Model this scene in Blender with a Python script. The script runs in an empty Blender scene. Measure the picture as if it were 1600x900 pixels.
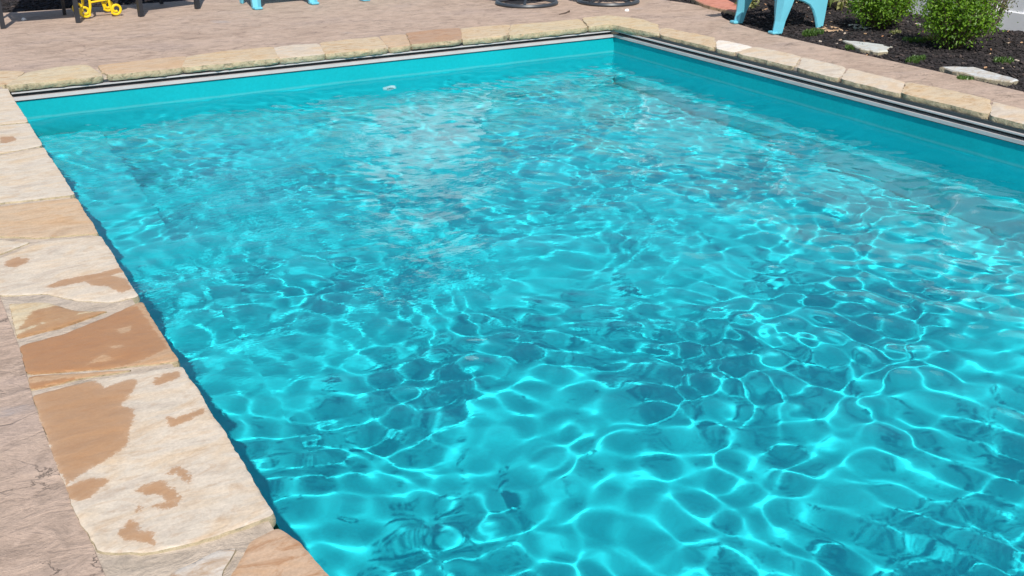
import bpy, math, random
import numpy as np
from mathutils import Vector, Matrix, noise as mnoise
from mathutils.geometry import delaunay_2d_cdt

sc = bpy.context.scene
col = sc.collection

# ------------------------------------------------------------------ camera
CAM_H = 1.5
FPX = 1655.0
ROT = np.array([[.8659221, -.19696306, .45976567],
                [-.50017888, -.34098733, .79595774],
                [0, -.91920248, -.39378523]])
cam = bpy.data.objects.new('camera', bpy.data.cameras.new('camera'))
col.objects.link(cam)
sc.camera = cam
cam.matrix_world = Matrix([[ROT[i, 0], -ROT[i, 1], -ROT[i, 2], (0, 0, CAM_H)[i]] for i in range(3)] + [[0, 0, 0, 1]])
cam.data.sensor_width = 36
cam.data.lens = 36 * FPX / 1600
cam.data.clip_end = 2000

# ------------------------------------------------------------------ sky, sun, exposure
SUN_EL = math.radians(47)
SUN_AZ = math.radians(18.5)            # light travels towards +Y, swung to +X by this angle
world = bpy.data.worlds.new('World')
sc.world = world
world.use_nodes = True
wn = world.node_tree
bg = wn.nodes['Background']
sky = wn.nodes.new('ShaderNodeTexSky')
sky.sky_type = 'NISHITA'
sky.sun_disc = False
sky.sun_elevation = SUN_EL
sky.sun_rotation = math.radians(180) + SUN_AZ
sky.dust_density = .7
sky.ozone_density = 1.6
wn.links.new(sky.outputs[0], bg.inputs[0])
bg.inputs[1].default_value = .115
sun = bpy.data.lights.new('sun', 'SUN')
sun.energy = 4.9
sun.angle = math.radians(.5)
sun.color = (1, .965, .91)
sun.cycles.is_caustics_light = True
sun_o = bpy.data.objects.new('sun', sun)
col.objects.link(sun_o)
sun_dir = Vector((math.sin(SUN_AZ) * math.cos(SUN_EL), math.cos(SUN_AZ) * math.cos(SUN_EL), -math.sin(SUN_EL)))
sun_o.rotation_euler = sun_dir.to_track_quat('-Z', 'Y').to_euler()
sun_o.location = (-6, -12, 16)
vs = sc.view_settings
vs.view_transform = 'Standard'
vs.look = 'None'
vs.exposure = 0.0
vs.gamma = 1
vs.use_curve_mapping = False
sc.cycles.use_denoising = True
sc.cycles.max_bounces = 12
sc.cycles.diffuse_bounces = 6
sc.cycles.transmission_bounces = 12
sc.cycles.caustics_refractive = True
sc.cycles.caustics_reflective = True

rnd = random.Random(7)
rng = np.random.default_rng(11)


# ------------------------------------------------------------------ helpers
def G(px, py, z=0.0):
    """pixel of the 1600x900 photograph -> point on the level plane z"""
    r = ROT @ np.array([(px - 800) / FPX, (py - 450) / FPX, 1.0])
    t = (z - CAM_H) / r[2]
    return (t * r[0], t * r[1])


def obj(name, me, mat=None, parent=None, smooth=False):
    o = bpy.data.objects.new(name, me)
    col.objects.link(o)
    if mat is not None:
        me.materials.append(mat)
    if parent is not None:
        o.parent = parent
    if smooth:
        me.polygons.foreach_set('use_smooth', [True] * len(me.polygons))
    return o


def mesh(name, v, f):
    me = bpy.data.meshes.new(name)
    me.from_pydata([tuple(p) for p in v], [], [tuple(q) for q in f])
    me.update()
    return me


def empty(name, loc, rz=0.0):
    o = bpy.data.objects.new(name, None)
    o.empty_display_size = .1
    col.objects.link(o)
    o.location = loc
    o.rotation_euler = (0, 0, rz)
    return o


def tag(o, label=None, cat=None, group=None, kind=None):
    if label: o['label'] = label
    if cat: o['category'] = cat
    if group: o['group'] = group
    if kind: o['kind'] = kind
    return o


class MB:
    """collects shapes into one mesh"""
    def __init__(self):
        self.v = []; self.f = []

    def box(self, c, s, rot=None, bev=0.0):
        hx, hy, hz = s[0] / 2, s[1] / 2, s[2] / 2
        n = len(self.v)
        b = min(bev, hx * .9, hy * .9, hz * .9)
        if b <= 0:
            pts = [(x, y, z) for z in (-hz, hz) for x, y in ((-hx, -hy), (hx, -hy), (hx, hy), (-hx, hy))]
            fs = [(3, 2, 1, 0), (4, 5, 6, 7), (0, 1, 5, 4), (1, 2, 6, 5), (2, 3, 7, 6), (3, 0, 4, 7)]
        else:
            pts = []; rings = []
            for z, k in ((-hz, b), (-hz + b, 0), (hz - b, 0), (hz, b)):
                r = []
                for (sx, sy) in ((-1, -1), (1, -1), (1, 1), (-1, 1)):
                    for q in ((0, 1), (1, 0)) if (sx * sy > 0) else ((1, 0), (0, 1)):
                        ix = b * q[0] + (k if True else 0) * .6; iy = b * q[1] + k * .6
                        r.append(len(pts)); pts.append((sx * (hx - ix), sy * (hy - iy), z))
                rings.append(r)
            fs = [tuple(reversed(rings[0])), tuple(rings[3])]
            for a, c2 in zip(rings[:-1], rings[1:]):
                for i in range(8):
                    j = (i + 1) % 8
                    fs.append((a[i], a[j], c2[j], c2[i]))
        m = rot if rot is not None else Matrix.Identity(3)
        cv = Vector(c)
        self.v += [tuple(m @ Vector(p) + cv) for p in pts]
        self.f += [tuple(n + i for i in q) for q in fs]
        return self

    def tube(self, pts, r, seg=8, closed=False, square=False):
        pts = [Vector(p) for p in pts]
        n0 = len(self.v); k = len(pts)
        rr = r if isinstance(r, (list, tuple)) else [r] * k
        t0 = (pts[1] - pts[0]).normalized()
        up = Vector((0, 0, 1)) if abs(t0.z) < .9 else Vector((1, 0, 0))
        a = t0.cross(up).normalized()
        for i, p in enumerate(pts):
            if closed:
                t = (pts[(i + 1) % k] - pts[i - 1]).normalized()
            else:
                t = (pts[min(i + 1, k - 1)] - pts[max(i - 1, 0)]).normalized()
            a = (a - t * a.dot(t)).normalized()
            b = t.cross(a)
            for s in range(seg):
                an = 2 * math.pi * (s + .5) / seg
                self.v.append(tuple(p + (a * math.cos(an) + b * math.sin(an)) * rr[i]))
        m = k if closed else k - 1
        for i in range(m):
            for s in range(seg):
                i2 = (i + 1) % k
                self.f.append((n0 + i * seg + s, n0 + i * seg + (s + 1) % seg, n0 + i2 * seg + (s + 1) % seg, n0 + i2 * seg + s))
        if not closed:
            self.f.append(tuple(n0 + s for s in reversed(range(seg))))
            self.f.append(tuple(n0 + (k - 1) * seg + s for s in range(seg)))
        return self

    def prism(self, poly, a0, a1, axis='x'):
        """outline (p,q) extruded along an axis; for x: p=y q=z; for y: p=x q=z; for z: p=x q=y"""
        n = len(self.v); k = len(poly)
        for a in (a0, a1):
            for p, q in poly:
                self.v.append({'x': (a, p, q), 'y': (p, a, q), 'z': (p, q, a)}[axis])
        self.f.append(tuple(n + i for i in reversed(range(k))))
        self.f.append(tuple(n + k + i for i in range(k)))
        for i in range(k):
            j = (i + 1) % k
            self.f.append((n + i, n + j, n + k + j, n + k + i))
        return self

    def loft(self, rings, cap=True):
        n = len(self.v); k = len(rings[0])
        for r in rings:
            self.v += [tuple(p) for p in r]
        for i in range(len(rings) - 1):
            for s in range(k):
                t = (s + 1) % k
                self.f.append((n + i * k + s, n + i * k + t, n + (i + 1) * k + t, n + (i + 1) * k + s))
        if cap:
            self.f.append(tuple(n + s for s in reversed(range(k))))
            self.f.append(tuple(n + (len(rings) - 1) * k + s for s in range(k)))
        return self

    def build(self, name, mat, parent=None, smooth=False):
        me = mesh(name, self.v, self.f)
        import bmesh
        bm = bmesh.new(); bm.from_mesh(me)
        bmesh.ops.recalc_face_normals(bm, faces=bm.faces)
        bm.to_mesh(me); bm.free()
        o = obj(name, me, mat, parent)
        if smooth:
            me.polygons.foreach_set('use_smooth', [True] * len(me.polygons))
            try:
                me.set_sharp_from_angle(angle=math.radians(40))
            except Exception:
                pass
        return o


def copy_tree(o, parent=None):
    c = o.copy(); col.objects.link(c); c.parent = parent
    for ch in list(o.children):
        copy_tree(ch, c)
    return c


# ------------------------------------------------------------------ materials
class NT:
    def __init__(self, name):
        self.m = bpy.data.materials.new(name); self.m.use_nodes = True
        self.t = self.m.node_tree
        self.b = self.t.nodes['Principled BSDF']
        self.out = self.t.nodes['Material Output']

    def n(self, kind, **kw):
        x = self.t.nodes.new('ShaderNode' + kind)
        for k, v in kw.items():
            setattr(x, k, v)
        return x

    def l(self, a, b):
        self.t.links.new(a, b)

    def set(self, node, **kw):
        for k, v in kw.items():
            node.inputs[k.replace('_', ' ')].default_value = v
        return node

    def coord(self, scale=(1, 1, 1), world=True):
        if world:
            g = self.n('NewGeometry').outputs['Position']
        else:
            g = self.n('TexCoord').outputs['Object']
        mp = self.n('Mapping'); mp.inputs['Scale'].default_value = scale
        self.l(g, mp.inputs[0])
        return mp.outputs[0]

    def noise(self, vec, scale, detail=6, rough=.55, dist=0.0):
        x = self.n('TexNoise'); self.set(x, Scale=scale, Detail=detail, Roughness=rough, Distortion=dist)
        self.l(vec, x.inputs['Vector'])
        return x

    def ramp(self, fac, stops, interp='LINEAR'):
        r = self.n('ValToRGB'); e = r.color_ramp.elements; r.color_ramp.interpolation = interp
        while len(e) < len(stops): e.new(.5)
        for q, (p, c) in zip(e, stops):
            q.position = p
            q.color = (*c, 1) if isinstance(c, (tuple, list)) else (c, c, c, 1)
        self.l(fac, r.inputs[0])
        return r.outputs[0]

    def mix(self, fac, a, b, mode='MIX'):
        x = self.n('Mix', data_type='RGBA', blend_type=mode)
        for s, v in ((x.inputs[0], fac), (x.inputs[6], a), (x.inputs[7], b)):
            if isinstance(v, (int, float)): s.default_value = v
            elif isinstance(v, (tuple, list)): s.default_value = (*v, 1)
            else: self.l(v, s)
        return x.outputs[2]

    def math(self, op, a, b=None):
        x = self.n('Math', operation=op)
        for s, v in zip(x.inputs, (a, b)):
            if v is None: continue
            if isinstance(v, (int, float)): s.default_value = v
            else: self.l(v, s)
        return x.outputs[0]

    def bump(self, h, strength, dist, base=None):
        b = self.n('Bump'); self.set(b, Strength=strength, Distance=dist)
        self.l(h, b.inputs['Height'])
        if base is not None: self.l(base, b.inputs['Normal'])
        return b.outputs[0]


def simple(name, colr, rough=.5, metal=0.0, var=.0, bump=0.0, bscale=200, spec=.5):
    k = NT(name)
    k.set(k.b, Roughness=rough, Metallic=metal)
    k.b.inputs['Specular IOR Level'].default_value = spec
    c = k.coord()
    if var:
        f = k.noise(c, 6, 5).outputs[0]
        lo = tuple(x * (1 - var) for x in colr); hi = tuple(min(1, x * (1 + var)) for x in colr)
        k.l(k.ramp(f, [(.3, lo), (.7, hi)]), k.b.inputs['Base Color'])
    else:
        k.b.inputs['Base Color'].default_value = (*colr, 1)
    if bump:
        k.l(k.bump(k.noise(c, bscale, 3).outputs[0], bump, .002), k.b.inputs['Normal'])
    return k.m


def m_stone():
    k = NT('sandstone')
    c = k.coord()
    info = k.n('ObjectInfo')
    off = k.n('VectorMath', operation='ADD'); k.l(c, off.inputs[0])
    mul = k.n('VectorMath', operation='SCALE'); comb = k.n('CombineXYZ')
    for s in comb.inputs: k.l(info.outputs['Random'], s)
    k.l(comb.outputs[0], mul.inputs[0]); mul.inputs['Scale'].default_value = 37
    k.l(mul.outputs[0], off.inputs[1])
    v = off.outputs[0]
    mp = k.n('Mapping'); mp.inputs['Scale'].default_value = (1, 2.2, 1); k.l(v, mp.inputs[0])
    big = k.noise(mp.outputs[0], 3.2, 6, .6, 1.2).outputs[0]
    mid = k.noise(mp.outputs[0], 14, 8, .62, .6).outputs[0]
    fine = k.noise(v, 120, 4, .6).outputs[0]
    base = info.outputs['Color']
    warm = k.mix(k.ramp(big, [(.45, 0.), (.68, 1.)]), base, k.mix(1.0, base, (1.0, .88, .74), 'MULTIPLY'))
    cool = k.mix(k.ramp(big, [(.30, 1.), (.45, 0.)]), warm, k.mix(1.0, base, (.86, .84, .84), 'MULTIPLY'))
    mott = k.mix(1.0, cool, k.ramp(mid, [(.28, .86), (.5, .99), (.72, 1.06)]), 'MULTIPLY')
    grain = k.mix(1.0, mott, k.ramp(fine, [(.3, .88), (.7, 1.08)]), 'MULTIPLY')
    # dark pits and stain streaks
    st = k.noise(mp.outputs[0], 7, 9, .7, 2.0).outputs[0]
    stain = k.math('MULTIPLY', k.ramp(st, [(.50, 0.), (.68, 1.)]), info.outputs['Alpha'])
    dry = k.mix(stain, grain, k.mix(1.0, base, (.70, .52, .37), 'MULTIPLY'))
    # rough split faces: greener and darker mineral (sides of the slabs)
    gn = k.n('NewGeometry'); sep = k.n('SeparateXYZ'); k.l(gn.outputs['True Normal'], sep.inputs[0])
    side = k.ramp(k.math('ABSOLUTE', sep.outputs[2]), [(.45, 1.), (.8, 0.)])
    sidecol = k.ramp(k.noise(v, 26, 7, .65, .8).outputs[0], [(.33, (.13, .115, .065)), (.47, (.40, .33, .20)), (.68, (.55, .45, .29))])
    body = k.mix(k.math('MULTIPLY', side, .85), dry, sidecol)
    # water still standing on the stone: a stored distance to the splash outline
    at = k.n('Attribute'); at.attribute_name = 'wet'
    edge = k.math('ADD', at.outputs['Fac'], k.math('MULTIPLY', k.math('ADD', k.math('SUBTRACT', k.noise(v, 40, 8, .75).outputs[0], .5), k.math('MULTIPLY', k.math('SUBTRACT', k.noise(v, 150, 3, .6).outputs[0], .5), .35)), .050))
    wet = k.ramp(edge, [(.474, 0.), (.497, .10), (.5005, .86), (.512, .94), (.55, 1.)])
    wetc = k.mix(1.0, k.mix(.55, body, (.62, .44, .29)), (.72, .54, .39), 'MULTIPLY')
    k.l(k.mix(wet, body, wetc), k.b.inputs['Base Color'])
    k.l(k.ramp(wet, [(0, .78), (1, .42)]), k.b.inputs['Roughness'])
    h = k.math('ADD', k.math('MULTIPLY', mid, 1.0), k.math('MULTIPLY', fine, .25))
    b1 = k.bump(h, .40, .005)
    b2 = k.bump(k.noise(v, 26, 9, .7, .8).outputs[0], 1.0, .012)
    mixn = k.n('Mix', data_type='VECTOR'); k.l(side, mixn.inputs[0]); k.l(b1, mixn.inputs[4]); k.l(b2, mixn.inputs[5])
    k.l(mixn.outputs[1], k.b.inputs['Normal'])
    return k.m


def m_concrete(name, tones, cracks=True, seedoff=0.0):
    k = NT(name)
    c = k.coord()
    mp = k.n('Mapping'); mp.inputs['Scale'].default_value = (1, 1.7, 1); mp.inputs['Rotation'].default_value = (0, 0, .5)
    mp.inputs['Location'].default_value = (seedoff, 0, 0)
    k.l(c, mp.inputs[0]); v = mp.outputs[0]
    big = k.noise(v, 1.3, 5, .6, .8).outputs[0]
    mid = k.noise(v, 7, 8, .65, 1.0).outputs[0]
    fine = k.noise(c, 90, 5, .65).outputs[0]
    base = k.ramp(big, [(.3, tones[0]), (.5, tones[1]), (.7, tones[2])])
    x = k.mix(1.0, base, k.ramp(mid, [(.28, .66), (.5, 1.0), (.7, 1.14)]), 'MULTIPLY')
    x = k.mix(1.0, x, k.ramp(fine, [(.3, .86), (.7, 1.10)]), 'MULTIPLY')
    # slate-like ridges pressed into the slab
    rid = k.noise(v, 3.2, 7, .6, .9).outputs[0]
    ridge = k.math('ABSOLUTE', k.math('SUBTRACT', rid, .5))
    line = k.ramp(ridge, [(.0, 1.), (.010, 0.)])
    patch = k.ramp(k.noise(v, 2.6, 4, .6).outputs[0], [(.50, 0.), (.66, 1.)])
    lm = k.math('MULTIPLY', line, patch)
    if cracks:
        wv = k.n('VectorMath', operation='ADD'); k.l(v, wv.inputs[0])
        wc = k.n('VectorMath', operation='SCALE'); k.l(k.noise(v, 1.7, 4, .6).outputs['Color'], wc.inputs[0]); wc.inputs['Scale'].default_value = .45
        k.l(wc.outputs[0], wv.inputs[1])
        vo = k.n('TexVoronoi', feature='DISTANCE_TO_EDGE'); k.set(vo, Scale=1.15); k.l(wv.outputs[0], vo.inputs['Vector'])
        seam = k.math('MULTIPLY', k.ramp(vo.outputs['Distance'], [(.0, 1.), (.012, 0.)]), k.ramp(k.noise(v, 3.3, 4, .6).outputs[0], [(.42, .1), (.62, 1.)]))
        lm = k.math('MAXIMUM', lm, k.math('MULTIPLY', seam, .8))
    if cracks:
        x = k.mix(k.math('MULTIPLY', lm, .55), x, (.14, .10, .08))
        dk = k.math('MULTIPLY', k.ramp(k.noise(k.coord((1.0, 1.5, 1)), 4.5, 9, .72, 1.4).outputs[0], [(.52, 0.), (.68, .6)]), k.ramp(k.noise(v, 1.05, 3, .5).outputs[0], [(.40, .15), (.60, 1.)]))
        x = k.mix(dk, x, (.215, .150, .112))
        bl = k.ramp(k.noise(v, 1.9, 4, .6, .5).outputs[0], [(.66, 0.), (.74, .35)])
        x = k.mix(bl, x, (.33, .33, .35))
    k.l(x, k.b.inputs['Base Color'])
    k.set(k.b, Roughness=.82)
    h = k.math('SUBTRACT', k.math('ADD', k.math('MULTIPLY', mid, 1.2), k.math('MULTIPLY', fine, .22)), k.math('MULTIPLY', lm, .35))
    k.l(k.bump(h, .9, .013), k.b.inputs['Normal'])
    return k.m


def m_leaf(name, lo, hi, trans=.35):
    k = NT(name)
    info = k.n('NewGeometry')
    cc = k.ramp(info.outputs['Random Per Island'], [(0, lo), (1, hi)])
    k.l(cc, k.b.inputs['Base Color'])
    k.set(k.b, Roughness=.42)
    tr = k.n('BsdfTranslucent'); k.l(k.mix(1.0, cc, (1.3, 1.25, .5), 'MULTIPLY'), tr.inputs['Color'])
    mx = k.n('MixShader'); mx.inputs[0].default_value = trans
    k.l(k.b.outputs[0], mx.inputs[1]); k.l(tr.outputs[0], mx.inputs[2]); k.l(mx.outputs[0], k.out.inputs['Surface'])
    return k.m


def m_random(name, stops, rough=.9):
    k = NT(name)
    info = k.n('NewGeometry')
    cc = k.ramp(info.outputs['Random Per Island'], stops)
    f = k.noise(k.coord(), 60, 4).outputs[0]
    k.l(k.mix(1.0, cc, k.ramp(f, [(.3, .7), (.7, 1.2)]), 'MULTIPLY'), k.b.inputs['Base Color'])
    k.set(k.b, Roughness=rough)
    return k.m


def m_liner(name, colr, var=.05, scum=False):
    k = NT(name)
    c = k.coord()
    f = k.noise(c, 1.6, 4, .5).outputs[0]
    lo = tuple(x * (1 - var) for x in colr); hi = tuple(x * (1 + var) for x in colr)
    a = k.ramp(f, [(.3, lo), (.7, hi)])
    fl = k.noise(c, 55, 3, .6).outputs[0]
    cc = k.mix(1.0, a, k.ramp(fl, [(.35, .96), (.65, 1.03)]), 'MULTIPLY')
    if scum:
        sp = k.n('SeparateXYZ'); k.l(k.n('NewGeometry').outputs['Position'], sp.inputs[0])
        zz_ = k.math('ADD', sp.outputs[2], k.math('MULTIPLY', k.noise(k.coord((1, 1, 4)), 9, 5, .6).outputs[0], .016))
        ln = k.ramp(k.math('ABSOLUTE', k.math('ADD', zz_, .222)), [(.0, .11), (.006, .06), (.012, 0.)])
        cc = k.mix(ln, cc, (.46, .56, .54))
        spots = k.ramp(k.noise(k.coord((1, 1, 2)), 24, 3, .7).outputs[0], [(.70, 0.), (.76, .25)])
        cc = k.mix(spots, cc, (.12, .42, .44))
    wr = k.noise(k.coord((1, 1, .35)), 5, 3, .5).outputs[0]
    k.l(k.bump(wr, .35, .02), k.b.inputs['Normal'])
    k.l(cc, k.b.inputs['Base Color'])
    k.set(k.b, Roughness=.38)
    k.b.inputs['Specular IOR Level'].default_value = .3
    return k.m


M = {}
M['stone'] = m_stone()
M['deck'] = m_concrete('stamped_concrete', [(.40, .285, .215), (.49, .36, .275), (.43, .32, .258)])
M['mortar'] = m_concrete('mortar', [(.46, .37, .29), (.53, .43, .33), (.48, .40, .33)], False, 3)
M['wall'] = m_liner('liner_above_water', (.004, .38, .42), .08, True)
M['floor'] = m_liner('liner_underwater_lit', (.015, .580, .645))  # same liner, coloured lighter below water to make up for light lost there
M['white_track'] = simple('white_track', (.52, .485, .47), .5, var=.10)
M['dark_track'] = simple('dark_track', (.035, .045, .05), .5)
M['fitting'] = simple('white_plastic', (.86, .86, .85), .35)
M['grate'] = simple('grey_plastic', (.16, .17, .19), .5)
M['blue_plastic'] = simple('light_blue_plastic', (.14, .50, .62), .45, var=.05, bump=.12, bscale=300)
M['black_metal'] = simple('black_metal', (.022, .024, .030), .42, .0, var=.2)
M['ring_metal'] = simple('charcoal_metal', (.035, .042, .052), .40, .0, var=.15)
M['sling'] = simple('dark_sling', (.04, .042, .048), .8, bump=.4, bscale=600)
M['cushion'] = simple('rust_fabric', (.30, .24, .19), .9, var=.15, bump=.3, bscale=500)
M['yellow'] = simple('yellow_paint', (.80, .56, .012), .35, var=.06)
M['vinyl'] = simple('white_vinyl', (.82, .82, .83), .45, var=.03)
M['mulch'] = m_random('mulch_chip', [(0, (.010, .008, .008)), (.5, (.024, .018, .018)), (.9, (.045, .035, .034)), (1, (.085, .06, .05))])
M['soil'] = simple('mulch_base', (.016, .012, .012), .95, var=.4, bump=1, bscale=60)
M['litter'] = m_random('leaf_litter', [(0, (.42, .18, .08)), (.5, (.55, .36, .20)), (1, (.66, .56, .46))])
M['bark'] = simple('bark', (.10, .07, .05), .9, var=.3, bump=.8, bscale=80)
M['twig'] = simple('pale_twig', (.30, .24, .20), .9, var=.2)
M['box_leaf'] = m_leaf('boxwood_leaf', (.060, .155, .010), (.22, .39, .026), .42)
M['olive_leaf'] = m_leaf('olive_leaf', (.06, .085, .02), (.20, .17, .06), .3)
M['tuft_leaf'] = m_leaf('tuft_leaf', (.05, .11, .025), (.13, .22, .05), .3)
M['cream_leaf'] = m_leaf('cream_leaf', (.10, .15, .03), (.42, .40, .18), .3)
M['grass'] = simple('lawn', (.06, .10, .025), .95, var=.3, bump=1, bscale=40)

# ------------------------------------------------------------------ the setting
X0, X1, Y0, Y1 = .60, 5.39, -2.30, 7.57          # pool walls
ZW, ZWAT, ZF = -.105, -.243, -1.30                # wall top, water level, floor

# ground: one sheet with the excavation left out
E0 = 600
gx = [-E0, X0 - .25, X1 + .35, E0]; gy = [-E0, Y0 - .25, Y1 + .25, E0]
v = [(x, y, -.09) for y in gy for x in gx]
f = [(j * 4 + i, j * 4 + i + 1, j * 4 + 5 + i, j * 4 + 4 + i) for j in range(3) for i in range(3) if not (i == 1 and j == 1)]
tag(obj('ground', mesh('ground', v, f), M['grass']), kind='structure')

# edge between the slab and the planting beds, right side then far side
bed_edge = [(6.12, -7), (6.10, 1.5), (6.12, 3.2), (6.15, 4.15), (6.19, 4.7), (6.21, 5.23), (6.22, 5.9), (6.24, 6.55), (6.30, 6.95), (6.42, 7.38),
            (6.58, 7.58), (6.74, 7.78), (6.74, 8.1), (6.71, 8.40), (6.62, 8.75), (6.5, 9.1), (6.3, 9.7), (5.9, 10.3), (5.2, 10.7), (4.0, 10.85),
            (2.6, 10.86), (1.42, 10.87), (.9, 10.93), (-1.5, 11.0), (-8, 11.1)]


def smooth_line(p, it=2):
    for _ in range(it):
        q = [p[0]]
        for a, b in zip(p[:-1], p[1:]):
            q += [(a[0] * .75 + b[0] * .25, a[1] * .75 + b[1] * .25), (a[0] * .25 + b[0] * .75, a[1] * .25 + b[1] * .75)]
        p = q + [p[-1]]
    return p


bed_edge = smooth_line(bed_edge)
# deck slab: outline with the pool opening, extruded 10 cm
outline = [(-8, -7)] + bed_edge
hole = [(.16, Y0 - .30), (.165, 1.7), (.172, 2.1), (.165, 2.3), (.15, 2.6), (.145, 3.0), (.155, 3.4), (.148, 3.9), (.145, 7.85), (X1 + .25, 7.85), (X1 + .25, Y0 - .30)]


def cdt_fill(loops, pts=()):
    vs_, es = [], []
    for lp in loops:
        n = len(vs_); k = len(lp)
        vs_ += [Vector(p) for p in lp]
        es += [(n + i, n + (i + 1) % k) for i in range(k)]
    vs_ += [Vector(p) for p in pts]
    r = delaunay_2d_cdt(vs_, es, [], 0, 1e-6)
    return r[0], r[2]


def inside(poly, x, y):
    c = False; j = len(poly) - 1
    for i in range(len(poly)):
        xi, yi = poly[i]; xj, yj = poly[j]
        if (yi > y) != (yj > y) and x < (xj - xi) * (y - yi) / (yj - yi) + xi: c = not c
        j = i
    return c


pv, pf = cdt_fill([outline, hole])
keep = []
for q in pf:
    cx = sum(pv[i][0] for i in q) / len(q); cy = sum(pv[i][1] for i in q) / len(q)
    if inside(outline, cx, cy) and not inside(hole, cx, cy): keep.append(tuple(q))
dv = [(p[0], p[1], -.004) for p in pv]
for lp in (outline, hole):
    n = len(dv); k = len(lp)
    for x, y in lp: dv += [(x, y, -.004), (x, y, -.11)]
    for i in range(k):
        j = (i + 1) % k
        keep.append((n + 2 * i, n + 2 * i + 1, n + 2 * j + 1, n + 2 * j))
deck = tag(obj('deck', mesh('deck', dv, keep), M['deck']), kind='structure')

# ---- pool shell (kind structure) with ledges, track and fittings as its parts
shell = MB()
ZL = -.245
LB, LF, LR = 1.08, Y1 - .16, X1 - .12             # ledge edges: left bench, far, right
ZB, ZLE = -.56, -.86
ZF2 = -1.08                                       # the floor rises to this at the far end
YB = 2.50                                          # the left bench stops here
n = 0
fl_v, fl_f = [], []


def quad(a, b, c, d, V=fl_v, F=fl_f):
    n = len(V); V += [a, b, c, d]; F.append((n, n + 1, n + 2, n + 3))


# lower walls from the water line down to the ledge, or to the floor
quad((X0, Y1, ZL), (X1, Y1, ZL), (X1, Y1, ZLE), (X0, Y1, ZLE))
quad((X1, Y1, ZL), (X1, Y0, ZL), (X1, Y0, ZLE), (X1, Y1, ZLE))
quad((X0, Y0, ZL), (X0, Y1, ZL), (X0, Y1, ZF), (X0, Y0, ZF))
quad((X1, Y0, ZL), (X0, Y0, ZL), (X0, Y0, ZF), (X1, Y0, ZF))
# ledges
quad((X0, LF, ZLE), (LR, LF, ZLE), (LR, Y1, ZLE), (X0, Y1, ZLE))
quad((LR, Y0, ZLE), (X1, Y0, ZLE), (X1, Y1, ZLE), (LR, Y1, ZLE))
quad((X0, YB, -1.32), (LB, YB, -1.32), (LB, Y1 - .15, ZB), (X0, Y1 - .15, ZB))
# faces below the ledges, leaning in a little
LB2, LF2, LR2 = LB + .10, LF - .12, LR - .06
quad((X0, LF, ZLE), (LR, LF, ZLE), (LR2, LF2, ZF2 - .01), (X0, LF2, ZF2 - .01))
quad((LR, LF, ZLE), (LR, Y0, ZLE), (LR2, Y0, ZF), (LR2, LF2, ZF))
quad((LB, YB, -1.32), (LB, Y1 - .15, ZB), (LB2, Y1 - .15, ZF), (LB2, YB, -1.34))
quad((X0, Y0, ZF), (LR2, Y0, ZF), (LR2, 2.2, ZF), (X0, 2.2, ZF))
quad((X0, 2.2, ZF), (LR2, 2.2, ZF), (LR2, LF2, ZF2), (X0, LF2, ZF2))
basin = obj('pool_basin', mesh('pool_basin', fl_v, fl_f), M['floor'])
tag(basin, kind='structure')
basin.cycles.is_caustics_receiver = True
w_v, w_f = [], []
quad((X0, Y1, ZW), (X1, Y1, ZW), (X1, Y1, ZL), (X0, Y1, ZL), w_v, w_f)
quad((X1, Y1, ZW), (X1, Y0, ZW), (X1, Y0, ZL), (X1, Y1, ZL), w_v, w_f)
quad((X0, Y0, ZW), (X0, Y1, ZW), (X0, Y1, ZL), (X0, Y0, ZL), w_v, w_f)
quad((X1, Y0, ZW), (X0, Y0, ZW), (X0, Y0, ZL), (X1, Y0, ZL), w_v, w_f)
band = obj('upper_wall', mesh('upper_wall', w_v, w_f), M['wall'], basin)
band.cycles.is_caustics_receiver = True


def track(name, far):
    """cover track under the coping: profile strips (depth towards the outside, z0, z1, material)"""
    strips = [('rail_lip', -.012, .10, -.105, -.084, 'white_track'),
              ('rail_slot', .045, .10, -.0845, -.059, 'dark_track'),
              ('rail_cap', -.006, .10, -.0595, -.0505, 'white_track'),
              ('rail_gap', .018, .10, -.0510, -.030, 'dark_track')]
    root = None
    for nm, a, b, z0, z1, mt in strips:
        m = MB()
        if far:
            m.box(((X0 + X1) / 2, Y1 + (a + b) / 2, (z0 + z1) / 2), (X1 - X0 + (.0 if a > 0 else .0), b - a, z1 - z0))
        else:
            m.box((X1 + (a + b) / 2, (Y0 + Y1) / 2, (z0 + z1) / 2), (b - a, Y1 - Y0 - .001, z1 - z0))
        o = m.build(nm if root else name, M[mt], basin if root is None else root)
        if root is None: root = o
    m = MB()                                        # dark strip standing in for the shadow line between track and liner
    if far: m.box(((X0 + X1) / 2, Y1 - .003, ZW - .003), (X1 - X0, .006, .005))
    else: m.box((X1 - .003, (Y0 + Y1) / 2, ZW - .003), (.006, Y1 - Y0 - .02, .005))
    m.build('shadow_strip', M['dark_track'], root)
    return root


track('cover_track', True)
track('cover_track', False)


def fitting(loc, r=.052):
    m = MB()
    rings = []
    for dy, rr in ((0, r), (-.012, r), (-.02, r * .86), (-.02, r * .60), (-.006, r * .52)):
        rings.append([(loc[0] + rr * math.cos(a), loc[1] + dy, loc[2] + rr * math.sin(a)) for a in [2 * math.pi * i / 20 for i in range(20)]])
    m.loft(rings)
    o = m.build('return_jet', M['fitting'], basin, True)
    o.cycles.is_caustics_receiver = True
    g = MB()
    for i in range(4):
        g.box((loc[0] - .024 + .016 * i, loc[1] - .014, loc[2]), (.007, .012, .05))
    g.build('grate', M['grate'], o)


fitting((3.27, Y1 - .001, -.52), .060)

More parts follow.
